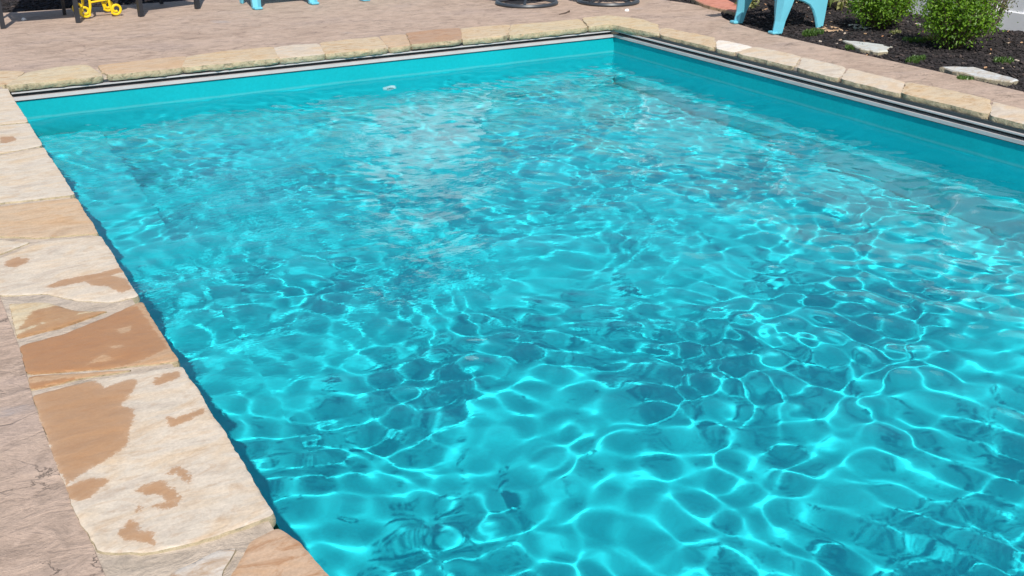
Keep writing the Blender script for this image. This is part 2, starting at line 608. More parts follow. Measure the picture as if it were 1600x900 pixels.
# ---- water
def water():
    e = .004
    xs = np.linspace(X0 - e, X1 + e, 620)
    ys = np.concatenate([np.arange(Y0 - e, .40, .06), np.arange(.40, Y1 - .002, .0078), [Y1 + e]])
    A, B = np.meshgrid(xs, ys)
    H = np.zeros_like(A)
    r = np.random.default_rng(5)

    def ss(t): t = np.clip(t, 0, 1); return t * t * (3 - 2 * t)

    def swirl(scale, amp, seed):
        q = np.random.default_rng(seed); o = np.zeros_like(A)
        for _ in range(7):
            kk = 2 * math.pi / (scale * q.uniform(.7, 1.6)); an = q.uniform(0, 6.283)
            o += np.sin(kk * (A * math.cos(an) + B * math.sin(an)) + q.uniform(0, 6.3))
        return amp * o / math.sqrt(3.5)

    # slow currents bend the wave trains, so no two cells come out alike
    WA = A + swirl(1.1, .035, 41) + swirl(.45, .008, 42)
    WB = B + swirl(1.1, .035, 43) + swirl(.45, .008, 44)
    gust = np.clip(1.04 + swirl(1.5, .22, 53), .78, 1.45)
    gust2 = np.clip(1.0 + swirl(.8, .40, 46), .35, 1.8)

    def layer(l0, l1, n, slope, mask, main=None, spread=math.pi):
        out = np.zeros_like(A)
        for _ in range(n):
            lam = math.exp(r.uniform(math.log(l0), math.log(l1))); kk = 2 * math.pi / lam
            an = r.uniform(0, 2 * math.pi) if main is None else r.normal(main, spread)
            out += slope / kk * math.sqrt(2 / n) * np.sin(kk * (WA * math.cos(an) + WB * math.sin(an)) + r.uniform(0, 6.3))
        return out * mask

    far = ss((B - 2.4) / 2.4)
    left = ss((4.1 - A) / 2.4)
    H += layer(.34, .75, 40, .026, 1.0)
    H += layer(.108, .205, 60, .0300, gust * (1 - .55 * far))
    H += layer(.085, .165, 60, .0195, gust * (.10 + .90 * far))
    H += layer(.055, .095, 50, .0075, (.35 + .65 * far * (.65 + .35 * left)) * gust2, 1.9, .9)
    H += layer(.20, .45, 40, .017, far, 1.75, .6)
    ny, nx = A.shape
    V = np.stack([A.ravel(), B.ravel(), (ZWAT + H).ravel()], 1)
    idx = np.arange(ny * nx).reshape(ny, nx)
    F = np.stack([idx[:-1, :-1], idx[:-1, 1:], idx[1:, 1:], idx[1:, :-1]], -1).reshape(-1, 4)
    me = bpy.data.meshes.new('water')
    me.vertices.add(len(V)); me.vertices.foreach_set('co', V.ravel())
    me.loops.add(F.size); me.loops.foreach_set('vertex_index', F.ravel())
    me.polygons.add(len(F)); me.polygons.foreach_set('loop_start', np.arange(0, F.size, 4))
    me.update(calc_edges=True)
    me.polygons.foreach_set('use_smooth', [True] * len(F))
    k = NT('water'); k.t.nodes.remove(k.b)
    g = k.n('BsdfGlass'); k.set(g, Roughness=0.0, IOR=1.333)
    at = k.n('Attribute'); at.attribute_name = 'chop'
    c1 = k.noise(k.coord((1, 1.5, 1)), 17, 2, .5, .6).outputs[0]
    c2 = k.noise(k.coord((1, 1.5, 1)), 33, 2, .5, .6).outputs[0]
    hh = k.math('MULTIPLY', k.math('ADD', c1, k.math('MULTIPLY', c2, .4)), at.outputs['Fac'])
    k.l(k.bump(hh, .5, .0038), g.inputs['Normal'])
    a_ = me.attributes.new('chop', 'FLOAT', 'POINT'); a_.data.foreach_set('value', ((.10 + .90 * far * (.45 + .55 * left)) * gust2 * .9).ravel().astype(np.float32))
    k.l(g.outputs[0], k.out.inputs['Surface'])
    o = obj('water', me, k.m)
    o.cycles.is_caustics_caster = True
    return tag(o, kind='structure')


water()

# ------------------------------------------------------------------ coping stones
# mortar bed under the stones
mb_v, mb_f = [], []
co = [(.10, Y0 - .34), (X1 + .30, Y0 - .34), (X1 + .30, 7.90), (.10, 7.90)]
ci = [(X0 - .05, Y0 - .0), (X1 + .065, Y0), (X1 + .065, Y1 + .02), (X0 - .05, Y1 + .02)]
for i in range(4):
    j = (i + 1) % 4
    n = len(mb_v)
    mb_v += [(*co[i], -.007), (*co[j], -.007), (*ci[j], -.007), (*ci[i], -.007), (*ci[i], -.036), (*ci[j], -.036)]
    mb_f += [(n, n + 1, n + 2, n + 3), (n + 3, n + 2, n + 5, n + 4)]
coping = tag(obj('coping', mesh('coping', mb_v, mb_f), M['mortar']), kind='structure')

# splash marks (outlines read on the top of the coping)
wet_px = [
    [(20, 527), (60, 508), (110, 494), (160, 486), (214, 478), (238, 512), (262, 545), (235, 556), (200, 568), (150, 578), (90, 584), (40, 590)],
    [(44, 600), (110, 591), (150, 596), (165, 606), (200, 594), (213, 592), (212, 606), (196, 622), (190, 634), (210, 640), (208, 655), (203, 672), (200, 694), (170, 716), (135, 735), (104, 757), (86, 720), (62, 660)],
    [(240, 592), (262, 583), (280, 580), (282, 590), (262, 597), (244, 602)],
    [(258, 652), (275, 655), (318, 639), (322, 645), (290, 660), (268, 667)],
    [(103, 762), (125, 752), (150, 748), (168, 750), (160, 760), (148, 768), (142, 778), (118, 784), (104, 776)],
    [(214, 766), (232, 756), (252, 750), (262, 760), (276, 770), (284, 780), (262, 784), (250, 772), (232, 774)],
    [(262, 738), (280, 728), (282, 733), (268, 744)],
    [(276, 728), (290, 735), (299, 748), (296, 756), (286, 750), (276, 742)],
    [(182, 834), (196, 822), (204, 812), (214, 818), (216, 830), (240, 832), (240, 850), (220, 846), (196, 842)],
    [(215, 790), (222, 792), (220, 800), (212, 799)], [(243, 790), (262, 786), (278, 784), (274, 792), (250, 797)],
    [(8, 409), (24, 402), (46, 405), (40, 411), (22, 417), (10, 416)],
    [(72, 446), (100, 436), (150, 428), (188, 418), (192, 424), (150, 436), (104, 445), (80, 449)],
    [(130, 440), (170, 430), (198, 436), (206, 452), (186, 456), (168, 446), (148, 446)],
    [(0, 214), (20, 213), (27, 218), (12, 223), (0, 224)],
    [(52, 486), (90, 476), (140, 484), (110, 494), (64, 505), (28, 516)],
]
dry_px = [[(180, 514), (206, 507), (204, 516), (190, 522)], [(172, 541), (192, 539), (190, 544), (174, 545)], [(132, 572), (150, 558), (168, 552), (178, 561), (150, 566)]]
wet_w = [[G(*p) for p in q] for q in wet_px]
dry_w = [[G(*p) for p in q] for q in dry_px]


def seg_dist(poly, x, y):
    d = 9.0
    for i in range(len(poly)):
        ax, ay = poly[i - 1]; bx, by = poly[i]
        dx, dy = bx - ax, by - ay
        t = max(0, min(1, ((x - ax) * dx + (y - ay) * dy) / (dx * dx + dy * dy + 1e-12)))
        d = min(d, math.hypot(x - ax - t * dx, y - ay - t * dy))
    return d


def wetness(x, y):
    best = -.06
    for q in wet_w:
        if min(p[0] for p in q) - .04 < x < max(p[0] for p in q) + .04 and min(p[1] for p in q) - .04 < y < max(p[1] for p in q) + .04:
            d = seg_dist(q, x, y)
            best = max(best, d if inside(q, x, y) else -d)
    for q in dry_w:
        if min(p[0] for p in q) - .04 < x < max(p[0] for p in q) + .04 and min(p[1] for p in q) - .04 < y < max(p[1] for p in q) + .04:
            d = seg_dist(q, x, y)
            best = min(best, -d if inside(q, x, y) else d)
    return .5 + max(-.06, min(.06, best))


def stone(poly, tint, res=.03, thick=.042, gap=.004, rough=.005, top=0.0, edge=.010, label=None):
    cx = sum(p[0] for p in poly) / len(poly); cy = sum(p[1] for p in poly) / len(poly)
    area = sum(poly[i - 1][0] * poly[i][1] - poly[i][0] * poly[i - 1][1] for i in range(len(poly)))
    if area < 0: poly = poly[::-1]
    # resample the outline with an uneven, chipped line
    step = max(.012, res)
    loop = []
    for i in range(len(poly)):
        a, b = poly[i], poly[(i + 1) % len(poly)]
        L = math.hypot(b[0] - a[0], b[1] - a[1]); k = max(1, round(L / step))
        for s in range(k):
            t = s / k
            loop.append((a[0] + (b[0] - a[0]) * t, a[1] + (b[1] - a[1]) * t))
    # round off corners
    for _ in range(2):
        loop = [tuple((loop[i - 1][q] + 2 * loop[i][q] + loop[(i + 1) % len(loop)][q]) / 4 for q in (0, 1)) for i in range(len(loop))]
    k = len(loop); out = []
    for i, (x, y) in enumerate(loop):
        tx = loop[(i + 1) % k][0] - loop[i - 1][0]; ty = loop[(i + 1) % k][1] - loop[i - 1][1]; tl = math.hypot(tx, ty) + 1e-9
        nx_, ny_ = ty / tl, -tx / tl
        o = -gap + rough * (mnoise.noise(Vector((x * 9, y * 9, 1.3))) * 1.2 + mnoise.noise(Vector((x * 33, y * 33, 4.1))) * .7 + mnoise.noise(Vector((x * 80, y * 80, 7.7))) * .35)
        out.append((x + nx_ * o, y + ny_ * o))
    loop = out
    xs = [p[0] for p in loop]; ys = [p[1] for p in loop]
    pts = []
    gx_ = np.arange(min(xs) + res * .5, max(xs), res); gy_ = np.arange(min(ys) + res * .5, max(ys), res)
    for x in gx_:
        for y in gy_:
            x2 = x + rnd.uniform(-.25, .25) * res; y2 = y + rnd.uniform(-.25, .25) * res
            if inside(loop, x2, y2) and seg_dist(loop, x2, y2) > res * .45: pts.append((x2, y2))
    V, F = cdt_fill([loop], pts)
    keepf = [tuple(q) for q in F if inside(loop, sum(V[i][0] for i in q) / len(q), sum(V[i][1] for i in q) / len(q))]
    sx, sy = rnd.uniform(-.006, .006), rnd.uniform(-.006, .006)
    lift = rnd.uniform(-.001, .003)
    nb = len(loop)
    verts = []
    for i, p in enumerate(V):
        x, y = p
        d = seg_dist(loop, x, y) if i >= nb else 0
        z = top + lift + sx * (x - cx) + sy * (y - cy) + .0028 * mnoise.noise(Vector((x * 5, y * 5, 3))) + .0014 * mnoise.noise(Vector((x * 22, y * 22, 9)))
        if d < edge: z -= (edge - d) ** 2 / edge * .55
        verts.append((x, y, z))
    faces = list(keepf)
    prev = list(range(nb))
    rows = 3
    for rrow in range(1, rows + 1):
        cur = []
        for i in range(nb):
            x, y = loop[i]
            tx = loop[(i + 1) % nb][0] - loop[i - 1][0]; ty = loop[(i + 1) % nb][1] - loop[i - 1][1]; tl = math.hypot(tx, ty) + 1e-9
            dz = thick * rrow / rows
            bulge = .004 * math.sin(math.pi * rrow / rows) - (.006 if rrow == rows else 0)
            o = bulge + rough * 1.3 * mnoise.noise(Vector((x * 28, y * 28, dz * 60)))
            zz = verts[i][2] - dz * (1 + .07 * mnoise.noise(Vector((x * 4, y * 4, 2))))
            cur.append(len(verts)); verts.append((x + ty / tl * o, y - tx / tl * o, zz))
        for i in range(nb):
            j = (i + 1) % nb
            faces.append((prev[j], prev[i], cur[i], cur[j]))
        prev = cur
    me = mesh('stone', verts, faces)
    at = me.attributes.new('wet', 'FLOAT', 'POINT')
    at.data.foreach_set('value', [wetness(p[0], p[1]) if (p[0] < .9 and i < len(V)) else .44 for i, p in enumerate(verts)])
    o = obj('stone', me, M['stone'], coping)
    me.polygons.foreach_set('use_smooth', [True] * len(me.polygons))
    me.set_sharp_from_angle(angle=math.radians(50))
    o.color = (*tint[:3], tint[3] if len(tint) > 3 else .5)
    return o


CREAM = (.63, .54, .43); PALE = (.63, .55, .445); TAN = (.57, .42, .28); BUFF = (.60, .48, .33, .95); GREYW = (.58, .52, .45, 1.0)
BROWN = (.50, .33, .20); PINK = (.58, .45, .37); RUST = (.46, .30, .20, .9); YEL = (.60, .50, .34, .9); WHITE = (.80, .74, .66)
XO, XI = .143, .574
P3 = lambda *q: [tuple(p) for p in q]
left = [
    (P3((XO, 6.50), (.43, 6.50), (XI, 6.48), (XI, 7.47), (XO, 7.45)), PALE, .02),
    (P3((XO, 5.80), (.36, 5.86), (XI, 5.91), (XI, 6.46), (.42, 6.475), (XO, 6.475)), PALE, .02),
    (P3((XO, 5.01), (.27, 4.99), (XI, 4.94), (XI, 5.88), (.36, 5.83), (XO, 5.775)), PALE, .018),
    (P3((XO, 4.58), (.22, 4.53), (.35, 4.44), (XI, 4.37), (XI, 4.90), (.27, 4.94), (XO, 4.955)), TAN, .015),
    (P3((XO, 4.30), (.20, 4.32), (.32, 4.405), (.22, 4.49), (XO, 4.54)), PALE, .015),
    (P3((XO, 3.885), (.29, 3.83), (.38, 3.70), (.48, 3.63), (XI, 3.635), (XI, 4.34), (.36, 4.395), (.20, 4.28), (XO, 4.27)), CREAM, .011),
    (P3((.155, 3.48), (.30, 3.50), (.46, 3.555), (.37, 3.60), (.28, 3.745), (.165, 3.80)), YEL, .011),
    (P3((.150, 3.20), (.34, 3.125), (XI, 3.05), (XI, 3.585), (.48, 3.535), (.30, 3.44), (.155, 3.42)), BROWN, .009),
    (P3((.145, 3.085), (.31, 3.085), (.44, 3.065), (.34, 3.105), (.15, 3.18)), BROWN, .009),
    (P3((.175, 2.18), (.27, 2.125), (.38, 2.105), (.57, 2.118), (XI, 2.6), (XI, 3.02), (.42, 3.045), (.31, 3.055), (.145, 3.05), (.150, 2.52), (.16, 2.30)), CREAM, .008),
    (P3((.30, 2.03), (.40, 2.055), (.46, 2.045), (.39, 1.96), (.33, 1.82), (.20, 1.80), (.22, 1.98)), GREYW, .009),
    (P3((.48, 2.045), (.56, 2.068), (.585, 1.98), (.60, 1.84), (.59, 1.72), (.36, 1.74), (.40, 1.93)), (.54, .37, .245, 1.0), .009),
    (P3((.16, 1.0), (.58, 1.02), (.59, 1.68), (.35, 1.70), (.33, 1.78), (.17, 1.76)), CREAM, .03),
    (P3((.16, -.2), (.57, -.18), (.58, .98), (.16, .96)), TAN, .04),
    (P3((.16, -1.4), (.57, -1.38), (.57, -.22), (.16, -.24)), PALE, .05),
    (P3((.16, -2.28), (.57, -2.26), (.57, -1.42), (.16, -1.44)), CREAM, .05),
]
for pl, tn, rs in left:
    stone(pl, tn, rs, .045, .0015, .0045, 0.0, .004)


def px(*q): return [G(*p) for p in q]


far = [
    (px((-40, 130), (8, 134), (36, 113), (0, 111), (-50, 118)), BUFF),
    (px((9, 137), (45, 113), (90, 105), (133, 101), (150, 112), (163, 120), (100, 128)), YEL),
    (px((169, 119), (155, 103), (225, 95), (290, 88), (287, 109), (220, 114)), TAN),
    (px((289, 108), (294, 88), (360, 79), (425, 73), (431, 90), (360, 101)), BUFF),
    (px((434, 89), (428, 73), (470, 69), (497, 67), (500, 81)), CREAM),
    (px((503, 81), (500, 66), (545, 61), (590, 56), (602, 73), (555, 77)), BUFF),
    (px((605, 72), (594, 56), (632, 53), (640, 70)), TAN),
    (px((643, 70), (636, 52), (690, 46), (717, 44), (722, 63)), RUST),
    (px((725, 63), (720, 44), (770, 40), (796, 38), (797, 57), (760, 60)), BUFF),
    (px((800, 56), (800, 38), (850, 35), (905, 29), (930, 46), (870, 51)), YEL),
]
for pl, tn in far:
    pl = [(x, Y1 - .012 + .008 * rnd.random() if y < 7.66 else y) for x, y in pl]
    stone(pl, tn, .030, .042, -.010, .009, rnd.uniform(-.003, .005), .006)
right = [
    (px((934, 46), (909, 29), (950, 25), (1000, 30), (1028, 39), (1028, 53), (968, 42)), YEL),
    (px((1031, 54), (1032, 40), (1075, 49), (1118, 58), (1116, 74), (1070, 65)), BUFF),
    (px((1120, 75), (1122, 60), (1150, 67), (1176, 73), (1152, 81)), WHITE),
    (px((1155, 82), (1180, 73), (1215, 80), (1250, 88), (1248, 103), (1200, 94)), CREAM),
    (px((1253, 105), (1255, 89), (1290, 97), (1322, 105), (1316, 121)), PALE),
    (px((1321, 122), (1327, 106), (1370, 117), (1412, 127), (1405, 146), (1360, 134)), CREAM),
    (px((1410, 147), (1417, 129), (1470, 139), (1500, 146), (1546, 156), (1546, 178), (1480, 163)), BUFF),
    (px((1551, 180), (1552, 158), (1610, 173), (1690, 192), (1685, 216), (1610, 196)), CREAM),
    (P3((5.42, 2.2), (5.72, 2.2), (5.73, 3.24), (5.42, 3.24)), PALE),
    (P3((5.42, 1.0), (5.72, 1.0), (5.73, 2.18), (5.42, 2.18)), TAN),
    (P3((5.42, -.4), (5.72, -.4), (5.73, .98), (5.42, .98)), CREAM),
    (P3((5.42, -2.3), (5.72, -2.3), (5.73, -.42), (5.42, -.42)), PALE),
]
for pl, tn in right:
    pl = [(X1 + .035 + .02 * rnd.random() if (x < 5.60 and y < 7.3) else x, max(y, Y1 - .01) if (y > 7.3 and x < 5.5) else y) for x, y in pl]
    stone(pl, tn, .030, .048, -.008, .010, rnd.uniform(-.004, .006), .006)
for i in range(6):
    xa = .16 + i * .93
    stone(P3((xa, Y0 - .33), (xa + .91, Y0 - .33), (xa + .91, Y0 + .04), (xa, Y0 + .04)), [PALE, TAN, CREAM][i % 3], .06, .045, .004, .006)

# small bits lying on the slab
for (q, s, mt, nm, lb) in (((37, 31), .018, 'fitting', 'pebble', 'tiny white pebble on the concrete below the black armchair'),
                           ((980, 17), .022, 'fitting', 'pebble', 'small white chip on the concrete near the black ring bases')):
    m = MB()
    x, y = G(*q)
    rings = []
    for z, rr in ((-.006, .8), (.004, 1.), (.014, .75), (.019, .3)):
        rings.append([(x + s * rr * (1 + .2 * math.sin(3 * a + x)) * math.cos(a), y + s * rr * math.sin(a) * .8, z) for a in [2 * math.pi * i / 9 for i in range(9)]])
    tag(m.loft(rings).build(nm, M[mt], None, True), lb, 'pebble')
x, y = G(884, 21)
m = MB().tube([(x - .09, y - .03, .004), (x, y, .006), (x + .05, y + .05, .005), (x + .075, y + .055, .008)], [.003, .005, .005, .010], 6)
tag(m.build('twig', M['bark'], None, True), 'short dark twig lying on the concrete between pool and ring bases', 'twig')


# ------------------------------------------------------------------ furniture
def lightblue_chair(loc, rz, label):
    """moulded garden chair, front towards local -y, feet at y=0 (front) and y=.5 (back)"""
    t = empty('garden_chair', (loc[0], loc[1], 0), rz)
    bp = M['blue_plastic']
    for s in (-1, 1):
        # front leg: folded channel, broad at the top, tapering to the foot
        m = MB()
        rings = []
        for z, w, d, xo in ((.0, .075, .055, .0), (.012, .080, .060, 0), (.10, .086, .064, -.004), (.22, .120, .10, -.012), (.36, .150, .13, -.020), (.53, .165, .15, -.022)):
            x = s * (.285 + xo)
            fr = [(-w / 2, -d / 2 + .012), (0, -d / 2 - .010), (w / 2, -d / 2 + .012), (w / 2 - .004, d / 2), (w / 2 - .016, d / 2), (w / 2 - .018, -d / 2 + .02), (0, -d / 2 + .004),
                  (-w / 2 + .018, -d / 2 + .02), (-w / 2 + .016, d / 2), (-w / 2 + .004, d / 2)]
            rings.append([(x + a, .03 + b + z * .20, z) for a, b in fr])
        o = m.loft(rings).build('front_leg', bp, t)
        MB().box((s * .285, .012, .010), (.078, .085, .020), None, .006).build('foot', bp, o)
        # side panel with arched underside, running back into the rear leg
        pr = [(.05, .40), (.05, .31), (.12, .292), (.20, .270), (.28, .245), (.345, .215), (.385, .170), (.42, .10), (.452, .0), (.492, .0), (.505, .12), (.515, .24), (.50, .33), (.30, .375)]
        xx = s * .262
        MB().prism(pr, xx - .014, xx + .014).build('rear_leg', bp, t)
        lip = MB().tube([(xx, p, q) for p, q in pr[1:9]], .011, 6)
        lip.build('rim', bp, t.children[-1] if False else o)
        # arm
        am = MB().prism([(s * .235 - .055, -.08), (s * .235 + .055, -.08), (s * .245 + .06, .0), (s * .245 + .05, .45), (s * .245 - .03, .50), (s * .235 - .055, .3)], .53, .553, 'z')
        am.build('armrest', bp, t)
    for i in range(5):
        y = .045 + i * .095; z = .385 - i * .032
        MB().box((0, y, z), (.50, .080, .018), Matrix.Rotation(-.32, 3, 'X'), .005).build('seat_slat', bp, t)
    for i in range(5):
        a = (i - 2) * .055
        x = (i - 2) * .092
        m = MB(); rings = []
        for q, w in ((0, .070), (.35, .082), (.62 - abs(i - 2) * .035, .088), (.68 - abs(i - 2) * .045, .06)):
            cy = .44 + q * math.sin(.42); cz = .24 + q * math.cos(.42); cx = x + q * math.sin(a) * .9
            rings.append([(cx - w / 2, cy - .008, cz), (cx + w / 2, cy - .008, cz), (cx + w / 2, cy + .008, cz), (cx - w / 2, cy + .008, cz)])
        m.loft(rings).build('back_slat', bp, t)
    MB().box((0, .60, .56), (.52, .03, .06), None, .008).build('back_rail', bp, t)
    MB().box((0, .06, .345), (.50, .022, .07), None, .006).build('front_apron', bp, t)
    return tag(t, label, 'chair', 'light blue garden chairs')


def ab(p, q): return (p[0] + q[0]) / 2, (p[1] + q[1]) / 2


lightblue_chair((6.285, 6.82), math.radians(-98), 'light blue plastic garden chair straddling the slab edge beside the mulch bed')
lightblue_chair((3.285, 9.95), math.radians(4), 'light blue plastic garden chair on the slab next to a black armchair')
lightblue_chair((4.37, 9.97), math.radians(6), 'light blue plastic garden chair on the slab next to the black ring bases')


def black_chair(loc, rz, label, w=.60, dep=.47):
    t = empty('patio_armchair', (loc[0], loc[1], 0), rz)
    bm_ = M['black_metal']; h = w / 2
    for s in (-1, 1):
        MB().tube([(s * h, 0, 0), (s * h, 0, .40), (s * h, .0, .60)], .027, 4).build('front_leg', bm_, t)
        MB().tube([(s * (h - .03), dep + .06, 0), (s * (h - .03), dep, .42), (s * (h - .03), dep + .03, .60)], .020, 4).build('rear_leg', bm_, t)
        arm = [(s * h, -.02, .585), (s * h, -.015, .625), (s * h, .05, .645), (s * h, .25, .64), (s * (h - .01), .42, .635), (s * (h - .03), dep + .02, .63)]
        MB().tube(arm, .024, 6).build('armrest', bm_, t)
        MB().tube([(s * (h - .01), .0, .40), (s * (h - .01), dep, .40)], .016, 6).build('seat_rail', bm_, t)
    MB().box((0, .25, .415), (w - .05, .48, .030), None, .010).build('seat', M['sling'], t)
    MB().box((0, .005, .395), (w - .06, .03, .04), None, .006).build('front_rail', bm_, t)
    MB().box((0, dep + .075, .74), (w - .09, .025, .52), Matrix.Rotation(-.2, 3, 'X'), .008).build('backrest', M['sling'], t)
    for s in (-1, 1):
        MB().tube([(s * (h - .03), dep + .02, .40), (s * (h - .035), dep + .08, .75), (s * (h - .05), dep + .14, 1.02)], .017, 6).build('back_post', bm_, t)
    MB().tube([(-(h - .05), dep + .14, 1.02), (0, dep + .15, 1.05), (h - .05, dep + .14, 1.02)], .017, 6).build('top_rail', bm_, t)
    return tag(t, label, 'chair', 'black armchairs by the yellow table')


black_chair((1.12, 9.98), 0, 'black metal armchair standing left of the yellow scroll table'.replace('left of', 'beside the mulch bed and next to'))
black_chair((2.245, 10.155), math.radians(21), 'black metal armchair between yellow scroll table and light blue chair')


def scroll_table():
    t = empty('scroll_table', (1.65, 10.17, 0), math.radians(4))
    ym = M['yellow']
    for fy in (0, .26):
        for s in (-1, 1):
            pts = [(s * .125, fy, .44), (s * .105, fy, .30), (s * .082, fy, .17), (s * .084, fy, .10), (s * .098, fy, .045)]
            # scroll: sweeps under and curls up on the outside
            cx, cz, r0 = .133, .062, .052
            for i in range(1, 22):
                a = math.radians(200 + i * 22)
                r = r0 * (1 - .030 * i)
                pts.append((s * (cx + r * math.cos(a)), fy, cz + r * math.sin(a)))
            m = MB().tube(pts, .0115, 8)
            m.build('scroll_leg', ym, t, True)
        MB().tube([(-.083, fy, .135), (.083, fy, .150)], .009, 8).build('crossbar', ym, t, True)
        MB().tube([(-.090, fy, .175), (.090, fy, .178)], .009, 8).build('crossbar', ym, t, True)
    for s in (-1, 1):
        MB().tube([(s * .10, 0, .28), (s * .10, .26, .28)], .008, 8).build('side_bar', ym, t, True)
    m = MB(); rings = []
    for z, r in ((.440, .19), (.444, .20), (.456, .20), (.460, .19)):
        rings.append([(r * math.cos(a), .13 + r * math.sin(a), z) for a in [2 * math.pi * i / 32 for i in range(32)]])
    m.loft(rings).build('table_top', ym, t, True)
    return tag(t, 'yellow painted metal side table with scrolled feet between two black armchairs', 'table')


scroll_table()


def swivel_chair(c, rz, label):
    t = empty('swivel_chair', (c[0], c[1], 0), rz)
    rm = M['ring_metal']
    ring = MB()
    for k_ in range(1):
        prof = [(.262, 0), (.300, 0), (.306, .012), (.296, .028), (.268, .028), (.258, .012)]
        N = 48; n0 = 0
        for i in range(N):
            a = 2 * math.pi * i / N
            ring.v += [(r * math.cos(a), r * math.sin(a), z) for r, z in prof]
        for i in range(N):
            for s in range(6):
                i2 = (i + 1) % N; s2 = (s + 1) % 6
                ring.f.append((i * 6 + s, i2 * 6 + s, i2 * 6 + s2, i * 6 + s2))
    ring.build('base_ring', rm, t, True)
    for i in range(4):
        a = math.pi / 4 + i * math.pi / 2
        MB().tube([(.275 * math.cos(a), .275 * math.sin(a), .020), (.15 * math.cos(a), .15 * math.sin(a), .045), (.03 * math.cos(a), .03 * math.sin(a), .13)], .015, 6).build('spoke', rm, t, True)
    MB().tube([(0, 0, .05), (0, 0, .30)], .032, 14).build('post', rm, t, True)
    MB().box((0, 0, .315), (.30, .30, .03), None, .006).build('seat_plate', rm, t)
    MB().box((0, 0, .36), (.54, .54, .04), None, .012).build('seat_frame', rm, t)
    MB().box((0, 0, .42), (.52, .52, .10), None, .035).build('seat_cushion', M['cushion'], t, True)
    MB().box((0, .27, .70), (.52, .10, .50), Matrix.Rotation(-.2, 3, 'X'), .035).build('back_cushion', M['cushion'], t, True)
    for s in (-1, 1):
        MB().tube([(s * .28, -.22, .36), (s * .29, -.24, .55), (s * .29, -.20, .60), (s * .29, .1, .60), (s * .28, .30, .58), (s * .27, .28, .36)], .016, 8).build('arm', rm, t, True)
    MB().tube([(-.27, .26, .38), (-.27, .36, .95), (0, .38, .99), (.27, .36, .95), (.27, .26, .38)], .016, 8).build('back_frame', rm, t, True)
    return tag(t, label, 'chair', 'swivel chairs on black ring bases')


def ring_centre(px_, py_, r=.30):
    x, y = G(px_, py_); L = math.hypot(x, y)
    return (x + x / L * r, y + y / L * r)


swivel_chair(ring_centre(823, 13), math.radians(10), 'swivel patio chair on black ring base with its whole front rim clear, nearest the light blue chairs'.replace(' with its whole front rim clear, nearest', ' standing next to'))
swivel_chair(ring_centre(950, 10.5), math.radians(-30), 'swivel patio chair on black ring base, closest to the mulch bed corner')

# ------------------------------------------------------------------ planting beds
def bed_z(x, y):
    # distance in from the slab edge raises the mulch a little
    d = 9
    for a, b in zip(bed_edge[:-1], bed_edge[1:]):
        dx, dy = b[0] - a[0], b[1] - a[1]
        t = max(0, min(1, ((x - a[0]) * dx + (y - a[1]) * dy) / (dx * dx + dy * dy + 1e-12)))
        d = min(d, math.hypot(x - a[0] - t * dx, y - a[1] - t * dy))
    q = min(1, d / .5)
    return -.018 + .035 * q * q * (3 - 2 * q) + .016 * mnoise.noise(Vector((x * 2.3, y * 2.3, 0))) * q + .008 * mnoise.noise(Vector((x * 9, y * 9, 5)))


def bed_mesh(name, poly, res):
    xs = [p[0] for p in poly]; ys = [p[1] for p in poly]
    pts = []
    for x in np.arange(min(xs), max(xs), res):
        for y in np.arange(min(ys), max(ys), res):
            x2 = x + rnd.uniform(-.3, .3) * res; y2 = y + rnd.uniform(-.3, .3) * res
            if inside(poly, x2, y2): pts.append((x2, y2))
    V, F = cdt_fill([poly], pts)
    fs = [tuple(q) for q in F if inside(poly, sum(V[i][0] for i in q) / len(q), sum(V[i][1] for i in q) / len(q))]
    return mesh(name, [(p[0], p[1], bed_z(p[0], p[1])) for p in V], fs)


right_edge = [p for p in bed_edge if p[1] < 10.3 and p[1] > 1.0 and p[0] > 5.85]
bedR = right_edge + [(8.6, 10.3), (8.6, 1.0)]
bed = tag(obj('mulch_bed', bed_mesh('mulch_bed', bedR, .06), M['soil'], None, True), kind='structure')
far_edge = [p for p in bed_edge if p[0] < 5.9 and p[1] > 10.2]
bedF = far_edge + [(-8, 14.2), (5.9, 14.2)]
bed2 = tag(obj('mulch_bed', bed_mesh('mulch_bed', bedF, .16), M['soil'], None, True), kind='structure')


def scatter_chips(poly_test, n, box, name, mat, s0, s1, lift=.004):
    V, F = [], []
    k = 0
    while k < n:
        x = rnd.uniform(box[0], box[1]); y = rnd.uniform(box[2], box[3])
        if not poly_test(x, y): continue
        k += 1
        L = rnd.uniform(s0, s1); W = L * rnd.uniform(.25, .6); T = L * rnd.uniform(.12, .3)
        m = (Matrix.Rotation(rnd.uniform(0, 6.28), 3, 'Z') @ Matrix.Rotation(rnd.uniform(-.5, .5), 3, 'X') @ Matrix.Rotation(rnd.uniform(-.45, .45), 3, 'Y'))
        z = bed_z(x, y) + lift + rnd.uniform(-.3, .6) * T
        b = len(V)
        for zz in (-T / 2, T / 2):
            for ax, ay in ((-L / 2, -W / 2 * .6), (L / 2 * .8, -W / 2), (L / 2, W / 2 * .7), (-L / 2 * .7, W / 2)):
                p = m @ Vector((ax, ay, zz)); V.append((x + p.x, y + p.y, z + p.z))
        F += [tuple(b + i for i in q) for q in ((3, 2, 1, 0), (4, 5, 6, 7), (0, 1, 5, 4), (1, 2, 6, 5), (2, 3, 7, 6), (3, 0, 4, 7))]
    o = obj(name, mesh(name, V, F), mat)
    return o


